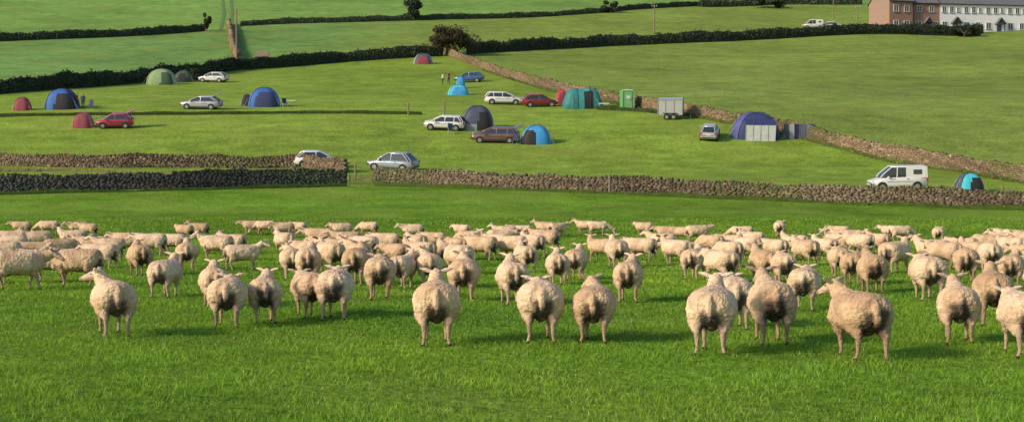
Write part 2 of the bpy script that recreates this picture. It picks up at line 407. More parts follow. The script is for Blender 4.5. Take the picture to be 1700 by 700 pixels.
# ------------------------------------------------------------------ sheep
def ring(y,zc,rx,rz,n=20,e=2.3,x0=0):
    out=[]
    for k in range(n):
        t=2*math.pi*k/n; c,s_=math.cos(t),math.sin(t)
        out.append((x0+rx*math.copysign(abs(c)**(2/e),c),y,zc+rz*math.copysign(abs(s_)**(2/e),s_)))
    return out
def chain(bb,pts,rad,mat,seg=10):
    for i in range(len(pts)-1): bb.tube(pts[i],pts[i+1],rad[i],rad[i+1],mat,seg)
    for p,r in zip(pts,rad):
        rs=[[(p[0]+r*math.cos(a)*math.cos(2*math.pi*k/seg),p[1]+r*math.cos(a)*math.sin(2*math.pi*k/seg),p[2]+r*math.sin(a)) for k in range(seg)] for a in (-1.45,-1,-.5,0,.5,1,1.45)]
        bb.loft(rs,mat)
def sstep(a,b,x): t=np.clip((x-a)/(b-a),0,1); return t*t*(3-2*t)
def make_sheep(idx,mode='up',yaw=0,stride=0.0,fat=1.0,rump_dark=1.0,face=0):
    bb=B(); mt=M['wool']; lr=np.random.default_rng(100+idx)
    st=[(-.505,.64,.06,.07),(-.49,.63,.15,.13),(-.45,.61,.21,.175),(-.37,.59,.255,.212),(-.22,.57,.28,.232),(-.02,.56,.29,.242),(.16,.56,.275,.238),(.30,.57,.24,.228),(.42,.60,.19,.195),(.49,.63,.13,.15)]
    bb.loft([ring(y,zc,rx*fat,rz*(1+.5*(fat-1)),e=2.25) for y,zc,rx,rz in st],mt)
    for sx in(-1,1):
        ph=stride*(1 if sx>0 else -1)
        x=.15*sx
        chain(bb,[(x*1.0,-.30,.53),(x*1.12,-.29,.42),(x*1.04,-.41+ph*.5,.29),(x*1.0,-.39+ph,.11),(x*1.10,-.38+ph,.045),(x*1.15,-.35+ph,.018)],[.145*fat,.108,.042,.023,.027,.028],mt)
        ph=-ph
        x=.125*sx
        chain(bb,[(x*1.2,.30,.50),(x*1.1,.28,.39),(x,.31+ph*.5,.24),(x,.30+ph,.10),(x,.31+ph,.045),(x,.335+ph,.018)],[.12,.078,.034,.023,.027,.028],mt)
    chain(bb,[(0,-.20,.38),(0,-.27,.36)],[.085,.07],mt)          # udder
    chain(bb,[(0,-.47,.73),(0,-.525,.66),(0,-.535,.52),(.012,-.525,.45)],[.04,.042,.036,.022],mt)  # tail
    yw=R(yaw)
    P_={'up':(46,.27,-26),'level':(20,.29,-34),'graze':(-38,.46,-62),'back':(54,.27,-18)}[mode]
    b0=Vector((0,.36,.655))
    def dirv(p,y): p=R(p); return Vector((-math.sin(y)*math.cos(p),math.cos(y)*math.cos(p),math.sin(p)))
    n1=b0+dirv(P_[0]*.7,yw*.35)*P_[1]*.55; n2=n1+dirv(P_[0],yw*.75)*P_[1]*.66
    hd=dirv(P_[2],yw); mz=n2+hd*.25
    chain(bb,[b0,n1,n2],[.165,.122,.080],mt,12)
    hb=[n2,n2+hd*.09,n2+hd*.17,mz]; chain(bb,hb,[.076,.068,.050,.038],mt,12)
    sd=hd.cross(Vector((0,0,1))).normalized(); upv=sd.cross(hd).normalized()
    ears=[]
    for s_ in(-1,1):
        e0=n2+sd*s_*.055+upv*.045; e1=e0+sd*s_*.08+upv*.028-hd*.01; e2=e1+sd*s_*.08-hd*.02+upv*.012
        chain(bb,[e0,e1,e2],[.026,.033,.015],mt,8); ears+= [(e0,e1),(e1,e2)]
    me=bb.mesh('tmp'); o=bpy.data.objects.new('tmp',me); scene.collection.objects.link(o)
    rm=o.modifiers.new('r','REMESH'); rm.mode='VOXEL'; rm.voxel_size=.0125
    sm=o.modifiers.new('s','SMOOTH'); sm.factor=.5; sm.iterations=4
    dg=bpy.context.evaluated_depsgraph_get(); me2=bpy.data.meshes.new_from_object(o.evaluated_get(dg))
    bpy.data.objects.remove(o)
    n=len(me2.vertices); V=np.empty(n*3,np.float32); me2.vertices.foreach_get('co',V); V=V.reshape(-1,3).astype(float)
    NN=np.empty(n*3,np.float32); me2.vertices.foreach_get('normal',NN); NN=NN.reshape(-1,3)
    def sdist(p,a,b):
        a=np.array(a);b=np.array(b);ab=b-a; t=np.clip(((p-a)@ab)/(ab@ab),0,1); return np.linalg.norm(p-(a+t[:,None]*ab),axis=1)
    dh=sdist(V,n2+hd*.05,mz); face_w=1-sstep(.080,.105,dh)
    behind=((V-np.array(n2+hd*.0))@np.array(hd)); face_w*=sstep(-.04,.02,behind)
    for a,b_ in ears: face_w=np.maximum(face_w,1-sstep(.038,.052,sdist(V,a,b_)))
    leg_w=1-sstep(.26,.31,V[:,2]); 
    if mode=='graze': leg_w*=(V[:,1]<.46)
    wool_w=(1-face_w)*(1-leg_w)
    off=idx*7.3
    NO=lambda f,o3: np.array([noise.noise(Vector(v)*f+Vector(o3)) for v in V])
    nz=NO(7,(off,0,0)); nf=NO(22,(0,off,0)); nh=NO(48,(0,0,off)); nl=NO(3.2,(0,0,off))
    V=V+NN*(wool_w*(.008+.012*nz+.010*nf+.008*nh))[:,None]
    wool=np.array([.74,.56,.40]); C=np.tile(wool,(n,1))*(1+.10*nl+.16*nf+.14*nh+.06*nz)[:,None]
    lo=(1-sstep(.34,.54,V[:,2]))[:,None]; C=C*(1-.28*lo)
    grime=np.clip(sstep(-.05,.30,nl)*.50,0,1)[:,None]; C=C*(1-grime)+np.array([.40,.27,.18])*grime
    ax=np.abs(V[:,0]+.05*nl)
    top_=.60+.06*((idx*37)%5-2)/2
    dw=rump_dark*(1-sstep(.085,.18,ax+.04*nz))*sstep(-.22,-.32,V[:,1])*sstep(.20,.26,V[:,2])*(1-sstep(top_-.07,top_+.05,V[:,2]+.10*nl))  # dirty patch below the tail
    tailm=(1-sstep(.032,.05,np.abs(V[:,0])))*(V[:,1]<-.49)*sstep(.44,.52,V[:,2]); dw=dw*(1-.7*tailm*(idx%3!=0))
    dw=np.maximum(dw,.9*rump_dark*(1-sstep(.10,.17,np.abs(V[:,0])))*(1-sstep(.39,.49,V[:,2]))*(V[:,1]<-.0)*(V[:,2]>.22))  # also darker on the udder and between the hind legs
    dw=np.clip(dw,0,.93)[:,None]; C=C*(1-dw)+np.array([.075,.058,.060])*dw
    fc=np.array([(.70,.56,.44),(.50,.39,.31),(.12,.10,.09)][face]); fw=face_w[:,None]
    C=C*(1-fw)+fc*(1+.15*nf)[:,None]*fw
    mzw=(1-sstep(.045,.075,np.linalg.norm(V-np.array(mz+hd*.03),axis=1)))[:,None]*.7; C=C*(1-mzw)+np.array([.22,.14,.13])*mzw
    lw=leg_w[:,None]; C=C*(1-lw)+np.array([.42,.31,.23])*(1+.3*nz)[:,None]*lw
    hw=(V[:,2]<.04)[:,None]; C=np.where(hw,np.array([.06,.045,.04]),C)
    C=np.clip(C,0,1)
    faces=[tuple(p.vertices) for p in me2.polygons]
    bm=bmesh.new()
    for s_ in(-1,1): bmesh.ops.create_icosphere(bm,subdivisions=1,radius=.013,matrix=Matrix.Translation(n2+hd*.085+sd*s_*.058+upv*.028))
    bm.verts.index_update(); ev=[tuple(v.co) for v in bm.verts]; ef=[tuple(v.index for v in f.verts) for f in bm.faces]; bm.free()
    VV=np.concatenate([V,np.array(ev)])
    allf=faces+[tuple(n+j for j in f) for f in ef]
    m3=bpy.data.meshes.new('sheep'); m3.from_pydata(VV.tolist(),[],allf)
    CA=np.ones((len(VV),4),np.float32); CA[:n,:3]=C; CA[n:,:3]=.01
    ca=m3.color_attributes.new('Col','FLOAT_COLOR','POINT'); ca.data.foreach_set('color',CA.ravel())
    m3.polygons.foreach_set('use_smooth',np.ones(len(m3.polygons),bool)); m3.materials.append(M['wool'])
    bpy.data.meshes.remove(me2)
    return m3
variants=[('up',0,.03,1.03,1,0),('up',35,-.05,1.04,.9,0),('up',-30,.06,.98,1,0),('level',10,.08,1.0,.95,0),('graze',8,.04,1.0,1,0),('level',-35,-.08,1.06,1,1),('back',70,.02,1.02,.85,0),('up',-75,.05,.96,1,0),('level',0,-.03,1.06,1,0),('up',15,.09,.95,.95,1),('graze',-20,-.06,.98,1,0),('up',-12,-.07,1.05,1,2)]
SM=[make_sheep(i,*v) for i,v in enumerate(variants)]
front=[(175,560,8,6,1.03),(268,494,-18,0,1),(348,512,6,2,.97),(370,545,-4,8,1),(432,538,2,2,.95),(508,528,14,8,.95),(550,532,-6,3,1.04),(722,575,0,0,1.08),(770,500,-4,1,1.05),(897,570,3,8,1.06),(850,507,10,2,1.02),(990,570,-3,1,1.0),(1046,503,-2,2,1.0),(1190,590,-4,0,1.06),(1288,573,8,9,1.10),(1225,548,5,8,1.0),(1438,599,22,1,1.07),(1343,517,-4,3,1.0),(1548,500,14,8,1.1),(1605,572,4,9,1.02),(1662,542,4,0,1.05),(1716,594,14,3,1.0)]
mid=[(30,479,-82,5),(75,466,75,3),(126,473,62,1),(55,444,80,8),(100,434,-70,3),(15,428,82,4),(150,427,88,5),(180,432,80,0),(212,422,80,8),(165,445,60,9),(225,457,12,8),(305,448,8,0),(250,424,80,5),(285,420,75,3),(20,411,75,10),(62,411,80,0),(120,408,84,4),(0,446,75,5),(-30,470,80,0),
(402,447,-72,2),(358,430,78,8),(385,420,60,3),(480,463,6,8),(508,470,-12,0),(498,440,40,5),(535,430,46,3),(562,437,64,8),(600,431,70,4),(575,418,80,0),(592,472,-4,1),(628,496,5,3),(666,479,-22,2),(530,408,75,8),(470,420,20,0),(640,420,60,8),(655,446,30,3),(690,421,40,0),(706,478,10,6),(735,443,12,9),(758,430,42,3),(800,431,60,8),(822,424,68,5),(850,431,48,8),(884,426,40,0),(926,473,-5,8),(958,463,-18,0),(905,416,70,1),(872,452,14,2),(780,410,80,4),(832,409,-80,5),(720,410,75,8),(760,455,20,5),(690,446,40,11),(590,446,30,5),(545,452,20,3),
(1000,434,52,5),(1025,444,8,0),(1066,432,60,8),(1100,424,62,3),(1125,440,38,8),(1157,463,-4,2),(1182,425,56,4),(1212,424,54,8),(1200,470,24,3),(1212,443,40,5),(1243,430,50,0),(1272,470,20,8),(1306,474,18,3),(1290,432,46,8),(1322,424,60,5),(1340,440,30,0),(1372,432,30,2),(1398,458,10,8),(1392,420,60,3),(1424,472,0,8),(1455,486,-2,9),(1430,424,50,0),(1492,452,-28,1),(1462,420,40,8),(1410,411,82,5),(1250,410,80,8),
(1572,447,60,5),(1612,468,12,8),(1650,452,20,3),(1602,430,66,8),(1640,424,80,0),(1684,430,50,5),(1552,440,64,3),(1690,478,8,2),(1725,460,60,8),(1620,447,35,11),(1670,414,75,8),(1715,420,75,3),(1740,500,20,0)]
far=[(35,389,80,8),(80,390,85,4),(130,391,80,3),(145,394,60,0),(305,397,70,5),(330,394,84,1),(418,388,75,8),(440,389,84,4),(470,394,80,3),(495,391,70,8),(567,394,85,5),(612,392,85,4),(685,398,80,3),(767,395,60,8),(838,402,84,0),(865,400,80,3),(905,391,70,1),(926,393,-70,3),(972,388,70,0),(992,391,-80,4),(1070,391,82,5),(1108,400,80,8),(1130,400,70,3),(1158,402,-70,8),(1232,400,78,4),(1297,393,5,8),(1395,398,80,3),(1480,398,84,5),(1495,401,-75,4),(1562,403,15,8),(1665,408,10,3),(1690,411,30,8)]
used=[]
def put_sheep(u,v,hd,k,s):
    g=G(u,v); hr=R(hd)-math.atan2(g.x,g.y); x,y=g.x,g.y+.38*abs(math.cos(R(hd)))
    for _ in range(6):
        for (a,b_) in used:
            dx,dy=x-a,y-b_; dd=math.hypot(dx,dy)
            if dd<.72: x+=dx/(dd+.01)*(.74-dd)*.5; y+=dy/(dd+.01)*(.74-dd)*.9
    used.append((x,y))
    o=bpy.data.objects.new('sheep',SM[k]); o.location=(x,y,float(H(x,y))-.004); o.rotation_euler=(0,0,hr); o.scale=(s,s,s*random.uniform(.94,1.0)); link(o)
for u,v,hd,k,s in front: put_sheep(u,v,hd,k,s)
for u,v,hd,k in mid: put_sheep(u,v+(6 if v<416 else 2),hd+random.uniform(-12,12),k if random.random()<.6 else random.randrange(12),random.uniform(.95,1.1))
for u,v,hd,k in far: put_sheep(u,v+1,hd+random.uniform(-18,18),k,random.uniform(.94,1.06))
# ------------------------------------------------------------------ vehicles
def car(name,u,v,rz,pt,L=4.3,Wd=1.76,Ht=1.46,kind='hatch',boot=False):
    bb=B(); h=L/2; w=Wd/2; belt=.93 if kind!='van' else 1.02
    st=[(-h,.42,.82,.80),(-h+.08,.30,.93,.90),(-h*.6,.24,belt+.02,.99),(0,.24,belt,1.0),(h*.45,.24,belt-.02,1.0),(h*.62,.25,belt-.07,.985),(h*.86,.28,.78,.93),(h*.96,.33,.68,.82),(h,.42,.58,.70)]
    rings=[]
    for x,zb,zt,k in st:
        ww=w*k; pr=[(.80,zb),(.96,zb+.08),(1.0,zb+.25),(1.0,zt-.22),(.96,zt-.07),(.84,zt)]
        rings.append([(x,ww*a,z) for a,z in pr]+[(x,-ww*a,z) for a,z in pr[::-1]])
    bb.loft(rings,pt)
    xf0,xf1=(h*.56,h*.10) if kind!='van' else (h*.66,h*.24)
    xr1,xr0={'hatch':(-h*.62,-h*.92),'estate':(-h*.78,-h*.95),'van':(-h*.96,-h*.985)}[kind]
    zb=belt-.04; w0=w*.88; w1=w*.66 if kind!='van' else w*.78; zr=Ht-.06
    def rg(t):
        c=t**1.25; xa=xf0+(xf1-xf0)*c; xb=xr0+(xr1-xr0)*c; ww=w0+(w1-w0)*t**1.2; z=zb+(zr-zb)*t
        l=[(xa,ww*.80,z),(xa-.22,ww*.98,z),(xb+.22,ww*.98,z),(xb,ww*.84,z)]
        return [Vector(p) for p in l]+[Vector((p[0],-p[1],p[2])) for p in l[::-1]]
    lv=[rg(t) for t in(0,.25,.5,.75,1)]
    bb.loft(lv,M['glass'],smooth=False)
    b_,t_=lv[0],lv[-1]
    cen=sum(t_,Vector())/8
    sc=lambda k,dz,kx=None:[Vector((cen.x+(p.x-cen.x)*(kx or k),p.y*k,p.z+dz)) for p in t_]
    bb.loft([sc(1.03,-.03),sc(1.03,.015),sc(.93,.05,.96),sc(.70,.07,.85)],pt)
    for i in(0,2,3,4,5,7):
        for q in range(4): bb.tube(lv[q][i],lv[q+1][i],.042,.042,pt,6)
    for sy in(1,-1):
        xx=-.05*h if kind!='van' else .1*h
        bb.tube((xx,sy*w0*.98,zb),(xx-.05,sy*w1*.98,zr),.04,.04,pt,6)
        if kind=='estate': bb.tube((-h*.5,sy*w0*.98,zb),(-h*.52,sy*w1*.98,zr),.04,.04,pt,6)
        if kind=='van':
            vs=[(-h*.97,sy*(w0+.015),zb-.02),(-h*.22,sy*(w0+.015),zb-.02),(-h*.22,sy*(w1+.015),zr+.02),(-h*.96,sy*(w1+.015),zr+.02)]
            vs+=[(a,b2-sy*.05,c) for a,b2,c in vs]
            bb.add(vs,[(0,1,2,3),(4,5,6,7),(0,1,5,4),(1,2,6,5),(2,3,7,6),(3,0,4,7)],pt)
            bb.box((-h*.62,sy*(w0+w1)/2+sy*.03,(zb+zr)/2+.02),(.62,.02,.34),M['glass'],rot=Matrix.Rotation(sy*math.atan2(w0-w1,zr-zb),3,'X'))
        bb.box((h*.42,sy*(w+.06),belt+.04),(.14,.18,.12),pt,taper=.8)
        for xx in(h*.62,-h*.60):
            bb.tube((xx,sy*(w-.22),.33),(xx,sy*(w+.004),.33),.375,.375,M['black'],20)
            bb.tube((xx,sy*(w-.2),.315),(xx,sy*(w+.018),.315),.315,.30,M['tyre'],20)
            bb.tube((xx,sy*(w-.1),.315),(xx,sy*(w+.026),.315),.20,.19,M['hub'],14)
        bb.box((h*.92,sy*w*.66,.67),(.16,.34,.13),M['lamp'])
        bb.box((-h*.965,sy*w*.78,.80),(.14,.22,.26),M['red_lamp'])
        bb.box((0,sy*(w+.003),.70),(h*.9,.012,.03),M['black']); bb.box((0,sy*(w-.02),.27),(h*.95,.06,.09),M['black'])
        for xx in(h*.2,-h*.28): bb.box((xx,sy*(w+.006),belt-.12),(.16,.025,.03),M['black'])
    bb.box((h*.985,0,.46),(.06,w*1.1,.12),M['black']); bb.box((-h*.99,0,.42),(.06,w*1.5,.12),M['black'])
    bb.box((h*1.012,0,.44),(.02,.5,.1),M['frame']); bb.box((-h*1.012,0,.72),(.02,.5,.1),M['frame'])
    if boot:
        T=Matrix.Translation((xr1,0,zr+.04))@Matrix.Rotation(R(24),4,'Y')
        bb.box((-.5,0,.0),(1.0,w*1.35,.06),pt,T=T); bb.box((-.45,0,-.045),(.7,w*1.1,.02),M['glass'],T=T)
        bb.box((xr0+.05,0,.75),(.12,w*1.3,.5),M['black'])
    return rest(bb.obj(name),G(u,v),rz,back=.8)
white=paint('white',(.70,.71,.73)); silver=paint('silver',(.50,.53,.57),.3); red=paint('red',(.26,.02,.03)); blue=paint('blue',(.05,.12,.30)); dark=paint('maroon_grey',(.17,.10,.09)); sbl=paint('silver_blue',(.36,.42,.50),.3); crim=paint('crimson',(.42,.04,.08))
car('parked_car',332,182,R(174),silver,4.6,boot=True)
car('parked_car',353,137,R(165),white,4.3)
car('parked_car',779,137,R(170),blue,4.3)
car('parked_car',836,174,R(0),white,4.6,kind='estate')
car('parked_car',896,178,R(8),red,4.2)
car('parked_car',737,217,R(175),white,4.3,kind='estate')
car('parked_car',822,238,R(178),dark,4.8,kind='estate',boot=True)
car('parked_car',188,214,R(188),crim,3.7,1.65,1.5,boot=True)
car('parked_car',1180,232,R(78),silver,4.2)
car('parked_car',651,284,R(160),sbl,4.4,1.85,1.6)
car('parked_car',526,279,R(5),white,4.2)
car('parked_van',1494,317,R(180),white,4.2,1.75,1.82,kind='van')
car('parked_van',1350,47,R(180),white,4.8,1.9,2.0,kind='van')
car('parked_car',1384,47,R(0),white,4.4)
# ------------------------------------------------------------------ tents
def dome_tent(name,u,v,L,Wd,Ht,c1,c2,door,rz=0,ddir=-90,dw=38,band=None):
    bb=B(); n=40; rings=[]
    for i in range(11):
        t=i/10*math.pi/2*.985; r=math.cos(t)**.75; z=math.sin(t)**1.0*Ht
        rg=[]
        for k in range(n):
            a=2*math.pi*k/n; c,s=math.cos(a),math.sin(a); e=3.0
            m_=(abs(c)**e+abs(s)**e)**(-1/e); m_*=(1-.05*abs(math.sin(2*a+math.pi/2))*math.sin(2*t))
            rg.append((c*m_*L/2*r,s*m_*Wd/2*r,z-.03))
        rings.append(rg)
    def mf(i,k):
        a=(360*(k+.5)/n-ddir+180)%360-180
        if abs(a)<dw*(1-.06*i) and i<6: return door
        if band and i<2: return band
        return c2 if (abs((360*(k+.5)/n)%180-90)>45)==(ddir%180==0) else c1
    bb.loft(rings,c1,matf=mf,caps=False)
    tp=rings[-1]; bb.add(tp,[tuple(range(n))],c1)
    for a0 in(45,135):
        pv=None
        for j in range(21):
            q=j/20*180; ii=min(10,int(min(q,180-q)/9+.01)); aa=a0 if q<=90 else a0+180
            k=int(aa/360*n)%n; p=Vector(rings[ii][k])*1.01
            if pv is not None and (p-pv).length>.01: bb.tube(pv,p,.025,.025,M['black'],5)
            pv=p
    for a in(35,145,215,325):
        p=Vector(rings[5][int(a/360*n)]); q=Vector((p.x*1.7,p.y*1.7,0)); bb.tube(p,q,.008,.008,M['frame'],4)
    return rest(bb.obj(name),G(u,v),rz,back=Wd*.42)
def tunnel_tent(name,u,v,L,Wd,Ht,c1,c2,door,rz=0,hoops=4,cols=None,endmat=None):
    bb=B(); n=18; rings=[]; ns=hoops*4+1
    for i in range(ns):
        f=i/(ns-1); x=(f-.5)*L; sag=1-.05*abs(math.sin(f*hoops*math.pi)); 
        en=min(f,1-f); k=(.35+.65*min(1,(en/.16))**.5) if en<.16 else 1.0; k*=sag
        rg=[]
        for j in range(n+1):
            a=math.pi*j/n; ca_=math.cos(a)
            rg.append((x,math.copysign(abs(ca_)**.75,ca_)*Wd/2*(.9+.1*k),max(0,math.sin(a))**.8*Ht*k))
        rings.append(rg)
    cols=cols or [c1,c2]
    def mf(i,k):
        if 6<=i<=8 and k>n*.62 : return door
        return cols[(i//4)%len(cols)]
    bb.loft(rings,c1,closed=False,caps=False,matf=mf)
    for r in(rings[0],rings[-1]): bb.add(r,[tuple(range(n+1))],endmat or c1)
    for i in range(0,ns,4):
        for j in range(n):
            if 0<i<ns-1: bb.tube(Vector(rings[i][j])*1.006,Vector(rings[i][j+1])*1.006,.03,.03,M['black'],5)
    for sx in(-1,1):
        for sy in(-1,1): bb.tube((sx*L*.3,sy*Wd*.4,Ht*.6),(sx*L*.4,sy*Wd*.95,0),.008,.008,M['frame'],4)
    return rest(bb.obj(name),G(u,v),rz,back=Wd*.45)
fb=fabric
navy=fb('navy',(.03,.045,.14)); blu=fb('blue',(.03,.13,.45)); brt=fb('bright_blue',(.05,.30,.68)); cyn=fb('cyan',(.06,.50,.66)); teal=fb('teal',(.03,.20,.21)); grn=fb('green',(.24,.36,.17)); dgrn=fb('dark_green',(.05,.10,.06)); rd=fb('red',(.50,.05,.07)); pnk=fb('pink',(.55,.14,.18)); blk=fb('black',(.02,.02,.025)); gry=fb('grey',(.25,.28,.32)); wht=fb('white',(.62,.64,.70)); slt=fb('slate',(.06,.08,.13)); mar=fb('maroon',(.25,.05,.08))
dome_tent('dome_tent',35,184,1.9,1.6,1.45,rd,mar,mar)
dome_tent('dome_tent',98,182,3.7,3.2,2.2,navy,blu,blk,ddir=-70)
dome_tent('dome_tent',135,213,2.2,1.9,1.5,pnk,mar,mar)
dome_tent('dome_tent',436,178,3.7,3.0,2.2,blu,blu,navy,ddir=-75,dw=46,band=blu)
dome_tent('awning_tent',409,176,1.3,1.5,1.3,navy,blk,blk)
dome_tent('dome_tent',265,141,4.2,3.2,2.2,grn,grn,dgrn,ddir=-60,dw=26)
dome_tent('dome_tent',303,137,2.8,2.4,1.7,dgrn,dgrn,blk)
dome_tent('dome_tent',702,107,3.4,2.6,1.8,gry,slt,mar)
dome_tent('pop_up_tent',761,158,2.8,2.0,1.3,cyn,cyn,brt); 
dome_tent('beach_shelter',765,147,1.3,1.2,1.7,cyn,brt,brt)
dome_tent('small_tent',932,174,1.4,1.3,1.8,rd,rd,mar)
tunnel_tent('tunnel_tent',968,181,4.3,3.0,2.3,teal,teal,blk,R(6),3,[teal,fb('light_teal',(.05,.30,.30)),teal],teal)
dome_tent('dome_tent',792,217,3.6,3.0,2.4,slt,slt,blk,ddir=-60,dw=30,band=gry)
dome_tent('dome_tent',890,240,3.1,2.4,1.75,brt,brt,blk,ddir=-120,dw=34)
dome_tent('dome_tent',1258,232,4.9,3.4,2.5,navy,fb('indigo',(.07,.08,.28)),blk,ddir=0,dw=30)
dome_tent('small_tent',1614,320,2.1,1.8,1.4,slt,cyn,blk,ddir=-70,dw=30)
def prop(name,u,v,fn,rz=0,slope=None,back=0):
    bb=B(); fn(bb); o=bb.obj(name,G(u,v),rz)
    if slope is not None: rest(o,G(u,v),rz,back,slope)
    return o
def _porch(bb):
    for k in range(4): bb.box((-1.23+.74*k,0,.78),(.70,.05,1.56),wht)
    for k in range(5): bb.tube((-1.6+.74*k,-.03,-.1),(-1.6+.74*k,-.03,1.66),.025,.025,gry,6)
    bb.add([(-1.6,0,1.6),(1.36,0,1.6),(1.36,1.0,2.0),(-1.6,1.0,2.0)],[(0,1,2,3)],navy)
prop('tent_porch_screen',1264,234,_porch,0,1.0)
def _wb(bb):
    for k in range(6):
        a=Vector((-1.6+.52*k,.12*(k%2),0)); b2=Vector((-1.6+.52*(k+1),.12*((k+1)%2),0))
        bb.add([a,b2,b2+Vector((0,0,1.5)),a+Vector((0,0,1.5))],[(0,1,2,3)],[slt,gry,navy][k%3]); bb.tube(a+Vector((0,-.03,-.1)),a+Vector((0,-.03,1.75)),.025,.02,M['wood'],6)
prop('windbreak',1328,231,_wb)
def _wc(bb):
    g1=plain('green_plastic',(.10,.36,.10),.5); g2=plain('pale_green_plastic',(.22,.46,.20),.5)
    bb.box((0,0,.95),(1.3,1.3,2.1),g1); bb.box((0,-.66,1.0),(.85,.04,1.8),g2); bb.box((0,-.69,1.3),(.4,.02,.3),M['frame'])
    bb.box((0,0,2.06),(1.4,1.4,.12),g2,taper=.9); bb.box((0,0,2.15),(1.2,1.2,.08),M['frame'],taper=.7); bb.box((.3,-.7,1.0),(.06,.04,.14),M['black'])
    bb.tube((.5,.5,2.1),(.5,.5,2.45),.05,.05,M['black'])
    for sx in(-1,1):
        for sy in(-1,1): bb.box((sx*.65,sy*.65,1.0),(.08,.08,2.02),g2)
prop('portable_toilet',1041,181,_wc,R(8))
def _tr(bb):
    bdy=paint('trailer_grey',(.42,.44,.47))
    bb.box((0,0,1.35),(2.6,1.7,1.6),bdy)
    for x in(-1.3,1.3):
        for y in(-.85,.85): bb.box((x,y,1.35),(.08,.08,1.64),M['hub'])
    for z in(.55,2.15): bb.box((0,-.86,z),(2.62,.05,.08),M['hub']); 
    for x in(-.45,.45): bb.box((x,-.862,1.35),(.03,.02,1.5),M['black'])
    for y in(-.9,.9):
        for x in(-.35,.38): bb.tube((x,y-.1,.33),(x,y+.1,.33),.33,.33,M['tyre'],18); bb.tube((x,y-.112,.33),(x,y+.112,.33),.17,.17,M['hub'],12)
        bb.box((0,y,.72),(1.5,.26,.06),M['black'])
    bb.tube((1.3,-.5,.5),(2.3,0,.5),.05,.05,M['black']); bb.tube((1.3,.5,.5),(2.3,0,.5),.05,.05,M['black']); bb.tube((2.1,0,.0),(2.1,0,.6),.04,.04,M['hub'])
prop('box_trailer',1115,199,_tr,R(-12),1.0,.8)
# ------------------------------------------------------------------ posts, gate, poles, fence
def _pole(h,cross=True):
    def f(bb):
        bb.tube((0,0,-.5),(0,0,h),.17,.11,M['wood'],10)
        if cross: bb.box((0,-.12,h-.35),(1.3,.1,.12),M['wood']); [bb.tube((x,-.12,h-.3),(x,-.12,h-.12),.05,.05,M['frame'],6) for x in(-.55,0,.55)]
    return f
for u,v,h in((393,104,9.5),(1086,54,6.3),(1423,44,5),(1383,32,5.5)): prop('telegraph_pole',u,v,_pole(h,u!=393))
def _post(bb): bb.tube((0,0,-.3),(0,0,1.35),.09,.08,M['wood'],8)
for u,v in((738,190),(678,192),(1012,322),(1664,342),(590,300)): prop('fence_post',u,v,_post)
def _gate(bb):
    gw=M['wood']
    for x in(-1.75,1.75): bb.box((x,0,.6),(.2,.2,1.6),gw,taper=.9)
    for z in(.25,.45,.66,.88,1.12): bb.box((0,-.02,z),(3.3,.04,.09),gw)
    for x in(-1.6,0,1.6): bb.box((x,-.062,.68),(.09,.03,1.0),gw)
    bb.tube((-1.55,.03,.2),(1.55,.03,1.15),.035,.035,gw,6)
a,b2=G(579,304),G(620,304); gg=(a+b2)/2
bb=B(); _gate(bb); bb.obj('field_gate',(gg.x,gg.y,float(H(gg.x,gg.y))),math.atan2(b2.y-a.y,b2.x-a.x),sc=min(1.15,(b2-a).length/3.7))
bb=B(); pp=path([(1010,166),(1250,164),(1500,163),(1750,162)],3.0)
for i,p in enumerate(pp):
    bb.tube(p-Vector((0,0,.2)),p+Vector((0,0,1.0)),.04,.035,M['wood'],5)
    if i:
        for z in(.5,.95): bb.tube(pp[i-1]+Vector((0,0,z)),p+Vector((0,0,z)),.012,.012,M['hub'],4)
bb.obj('wire_fence')
# ------------------------------------------------------------------ tracks in the upper field
def strip(name,pts,w,mat):
    P=path(pts,2.0); vs=[];fs=[]
    for i,p in enumerate(P):
        for s in(-.5,0,.5):
            x=p.x+s*w*(1+.15*math.sin(i*1.3)); vs.append((x,p.y,float(H(x,p.y))+.06))
    for i in range(len(P)-1):
        for k in range(2): fs.append((i*3+k,i*3+k+1,i*3+4+k,i*3+3+k))
    me=bpy.data.meshes.new(name); me.from_pydata(vs,[],fs); me.materials.append(mat); link(bpy.data.objects.new(name,me))
tram=plain('tramline_grass',(.10,.19,.05),.95,var=.3,scale=1); soil=plain('bare_soil',(.27,.21,.12),.95,var=.3,scale=2,bump=.3)
strip('wheel_track',[(366,50),(372,25),(370,0),(368,-15)],.8,tram); strip('wheel_track',[(382,50),(386,25),(384,0),(383,-15)],.8,tram)
strip('bare_earth_path',[(400,104),(392,85),(389,62),(385,44)],1.6,soil)
strip('bare_earth_path',[(432,97),(437,91),(434,85)],2.4,soil)
